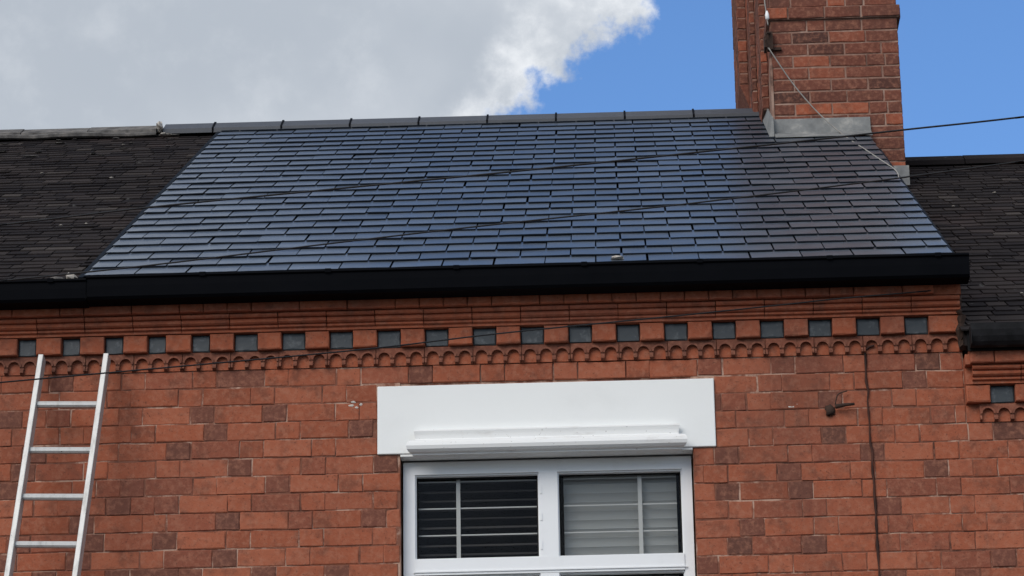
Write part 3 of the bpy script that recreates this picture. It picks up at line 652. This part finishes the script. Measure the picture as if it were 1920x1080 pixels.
def blind(x0, x1, ztop, zbot, tilt, mat, label, rodx, wide):
    B = tag(empty('louvred_blind', ((x0+x1)/2, .17, zbot)), label, 'blind', None)
    p = .0435; n = int((ztop-zbot-.03)/p); me = []
    for v in range(2):
        b = MB(); d = .024; k = 6
        top = [(-d+2*d*i/k, .0035*(1-(2*i/k-1)**2)) for i in range(k+1)]
        b.prof([(y, z+.0012) for y, z in top]+[(y, z-.0012) for y, z in top[::-1]], -(x1-x0)/2, (x1-x0)/2); me.append(b.mesh('slat', mat))
    b = MB(); b.box(-(x1-x0)/2, (x1-x0)/2, -.0285, -.0265, -.0032, .0032); bar = b.mesh('slat_rail', M['rod'])
    for i in range(n):
        if i % 3 == 1: link('slat_rail', bar, B, (0, 0, ztop-.03-p*(i+.5)-zbot))
        o = link('slat', me[i % 2], B, (0, 0, ztop-.03-p*(i+.5)-zbot)); t_ = tilt+rnd.gauss(0, .03); o.rotation_euler = (t_, 0, 0)
    b = MB(); b.box(-(x1-x0)/2, (x1-x0)/2, -.02, .02, ztop-.028-zbot, ztop-zbot); link('head_rail', b.mesh('head_rail', mat), B)
    b = MB(); b.box(rodx-(x0+x1)/2-.0095, rodx-(x0+x1)/2+.0095, -.036, -.029, .0, ztop-zbot-.05); link('tilt_rod', b.mesh('tilt_rod', M['rod']), B)
blind(PL[0]+.004, PL[1]-.004, 5.955, 4.75, math.radians(21), M['louvre'], 'open dark louvred blind behind the black left window light', -.72, math.radians(-8))
blind(PRr[0]+.026, PRr[1]-.026, 5.955, 4.75, math.radians(-62), M['slat'], 'closed pale grey louvred blind behind the right window light', .135, math.radians(12))

# ------------------------------------------------------------------ ladder
TLp = Vector((-2.676, -.085, 6.455)); TRp = Vector((-2.364, -.10, 6.447))
dirv = Vector((-.056, -.25, -1)).normalized(); Lr = (TLp.z-.004)/-dirv.z
u = (TRp-TLp); u = (u-dirv*u.dot(dirv)); wd = u.length; u.normalize(); nn = u.cross(dirv).normalized()
base = (TLp+TRp)/2+dirv*Lr
lad = tag(empty('ladder', base), 'bare aluminium ladder leaning against the brick wall', 'ladder')
def local(P): return P-base
for T0 in (TLp, TRp):
    b = MB(); hw, hd = .0125, .031; V = []
    Ln = Lr-.02
    for e_ in (T0, T0+dirv*Ln):
        for sx, sy in ((-1, -1), (1, -1), (1, 1), (-1, 1)): V.append(local(e_+u*hw*sx+nn*hd*sy))
    b.add(V, [(0, 1, 2, 3), (4, 5, 6, 7), (0, 1, 5, 4), (1, 2, 6, 5), (2, 3, 7, 6), (3, 0, 4, 7)]); o = b.build('rail', M['alu'], lad)
    bv = o.modifiers.new('edge', 'BEVEL'); bv.width = .003; bv.segments = 2
    b = MB(); V = []
    for e_ in (T0+dirv*(Ln+.0005), T0+dirv*(Ln+.03)):
        for sx, sy in ((-1, -1), (1, -1), (1, 1), (-1, 1)): V.append(local(e_+u*.017*sx+nn*.036*sy))
    b.add(V, [(0, 1, 2, 3), (4, 5, 6, 7), (0, 1, 5, 4), (1, 2, 6, 5), (2, 3, 7, 6), (3, 0, 4, 7)]); b.build('rubber_foot', M['rubber'], o)
d0 = .262
while d0 < Lr-.15:
    a = TLp+dirv*d0+u*.013; c = a+u*(wd-.026); b = MB()
    up_ = -dirv; ring = [(.0165*math.cos(math.pi*k/5), .0165*math.sin(math.pi*k/5)) for k in range(10)]
    b.add([local(a+nn*p+up_*q) for p, q in ring]+[local(c+nn*p+up_*q) for p, q in ring], [(i, (i+1) % 10, 10+(i+1) % 10, 10+i) for i in range(10)]+[tuple(range(10)), tuple(range(10, 20))])
    b.build('rung', M['alu'], lad); d0 += .25

# ------------------------------------------------------------------ overhead wires, wall cable, bracket
CA_ = [(-3.627, -2, 6.29), (-2.515, -2, 6.392), (-1.88, -2, 6.454), (-1.09, -2, 6.515), (-.289, -2, 6.576), (.379, -2, 6.632), (.824, -2, 6.67), (1.269, -2, 6.71), (1.759, -2, 6.753), (2.829, -2, 6.863)]
CB_ = [(-3.757, -1.5, 6.234), (-2.606, -1.5, 6.327), (-1.95, -1.5, 6.382), (-1.225, -1.5, 6.455), (-.534, -1.5, 6.521), (.34, -1.5, 6.597), (1.032, -1.5, 6.666), (1.301, -1.5, 6.695), (1.816, -1.5, 6.755), (2.926, -1.5, 6.889)]
CC_ = [(-3.638, -1.805, 5.684), (-2.602, -1.43, 5.89), (-1.18, -.95, 6.153), (-.476, -.726, 6.297), (.35, -.471, 6.45), (.85, -.321, 6.544), (1.104, -.246, 6.592), (1.503, -.13, 6.658), (1.52, -.107, 6.672)]
def ext(P, left=True, right_=True):
    P = [Vector(p) for p in P]
    if left: P = [P[0]+(P[0]-P[1])*9]+P
    if right_: P = P+[P[-1]+(P[-1]-P[-2])*9]
    return P
for P, r_, lab, er in ((CA_, .0040, 'black overhead wire crossing the blue sky and the upper slates', True), (CB_, .0036, 'black overhead wire crossing the lower half of the slate roof', True), (CC_, .0034, 'thin black wire sagging across the cornice in front of the ladder', False)):
    b = MB(); b.tube(smoothpts(ext(P, True, er), 6), r_, 6); simple('overhead_wire', b, M['cable'], lab, 'wire')
b = MB(); pts = []
for i in range(40):
    z = 6.41-i*.05; pts.append((1.213+.012*i/20+rnd.gauss(0, .0028), -.008, z))
pts = [(1.26, -.014, 6.435), (1.232, -.012, 6.428)]+pts
b.tube(pts, [.0048+rnd.uniform(-.002, .0026) for _ in pts], 6); simple('wall_cable', b, M['oldcable'], 'old dark cable clipped vertically down the bricks right of the window', 'cable')
b = MB(); o_l = lump('tmp', (1.036, -.008, 6.12), .024, M['rust'], None, 1.0, .8, 1.15, 6)
b.add([v.co for v in o_l.data.vertices], [tuple(p.vertices) for p in o_l.data.polygons]); bpy.data.objects.remove(o_l)
b.tube([(1.06, -.03, 6.132), (1.11, -.035, 6.138), (1.15, -.03, 6.142)], [.011, .008, .006], 6); b.tube(smoothpts([(1.06, -.03, 6.14), (1.075, -.03, 6.19), (1.12, -.02, 6.21)], 4), .003, 5)
simple('wall_bracket', b, M['rust'], 'rusty iron bracket stub sticking out of the bricks beside the wall cable', 'bracket', smooth=True)
# lime flecks on the brick
for x, z in ((-1.215, 6.205), (-1.19, 6.195), (-1.205, 6.222), (-1.17, 6.21), (.852, 6.145), (.878, 6.155), (.862, 6.145)):
    lump('lime_fleck', (x, .0, z), .0085, M['pale'], WALL['m'], rnd.uniform(.8, 1.8), .35, .7, 4)
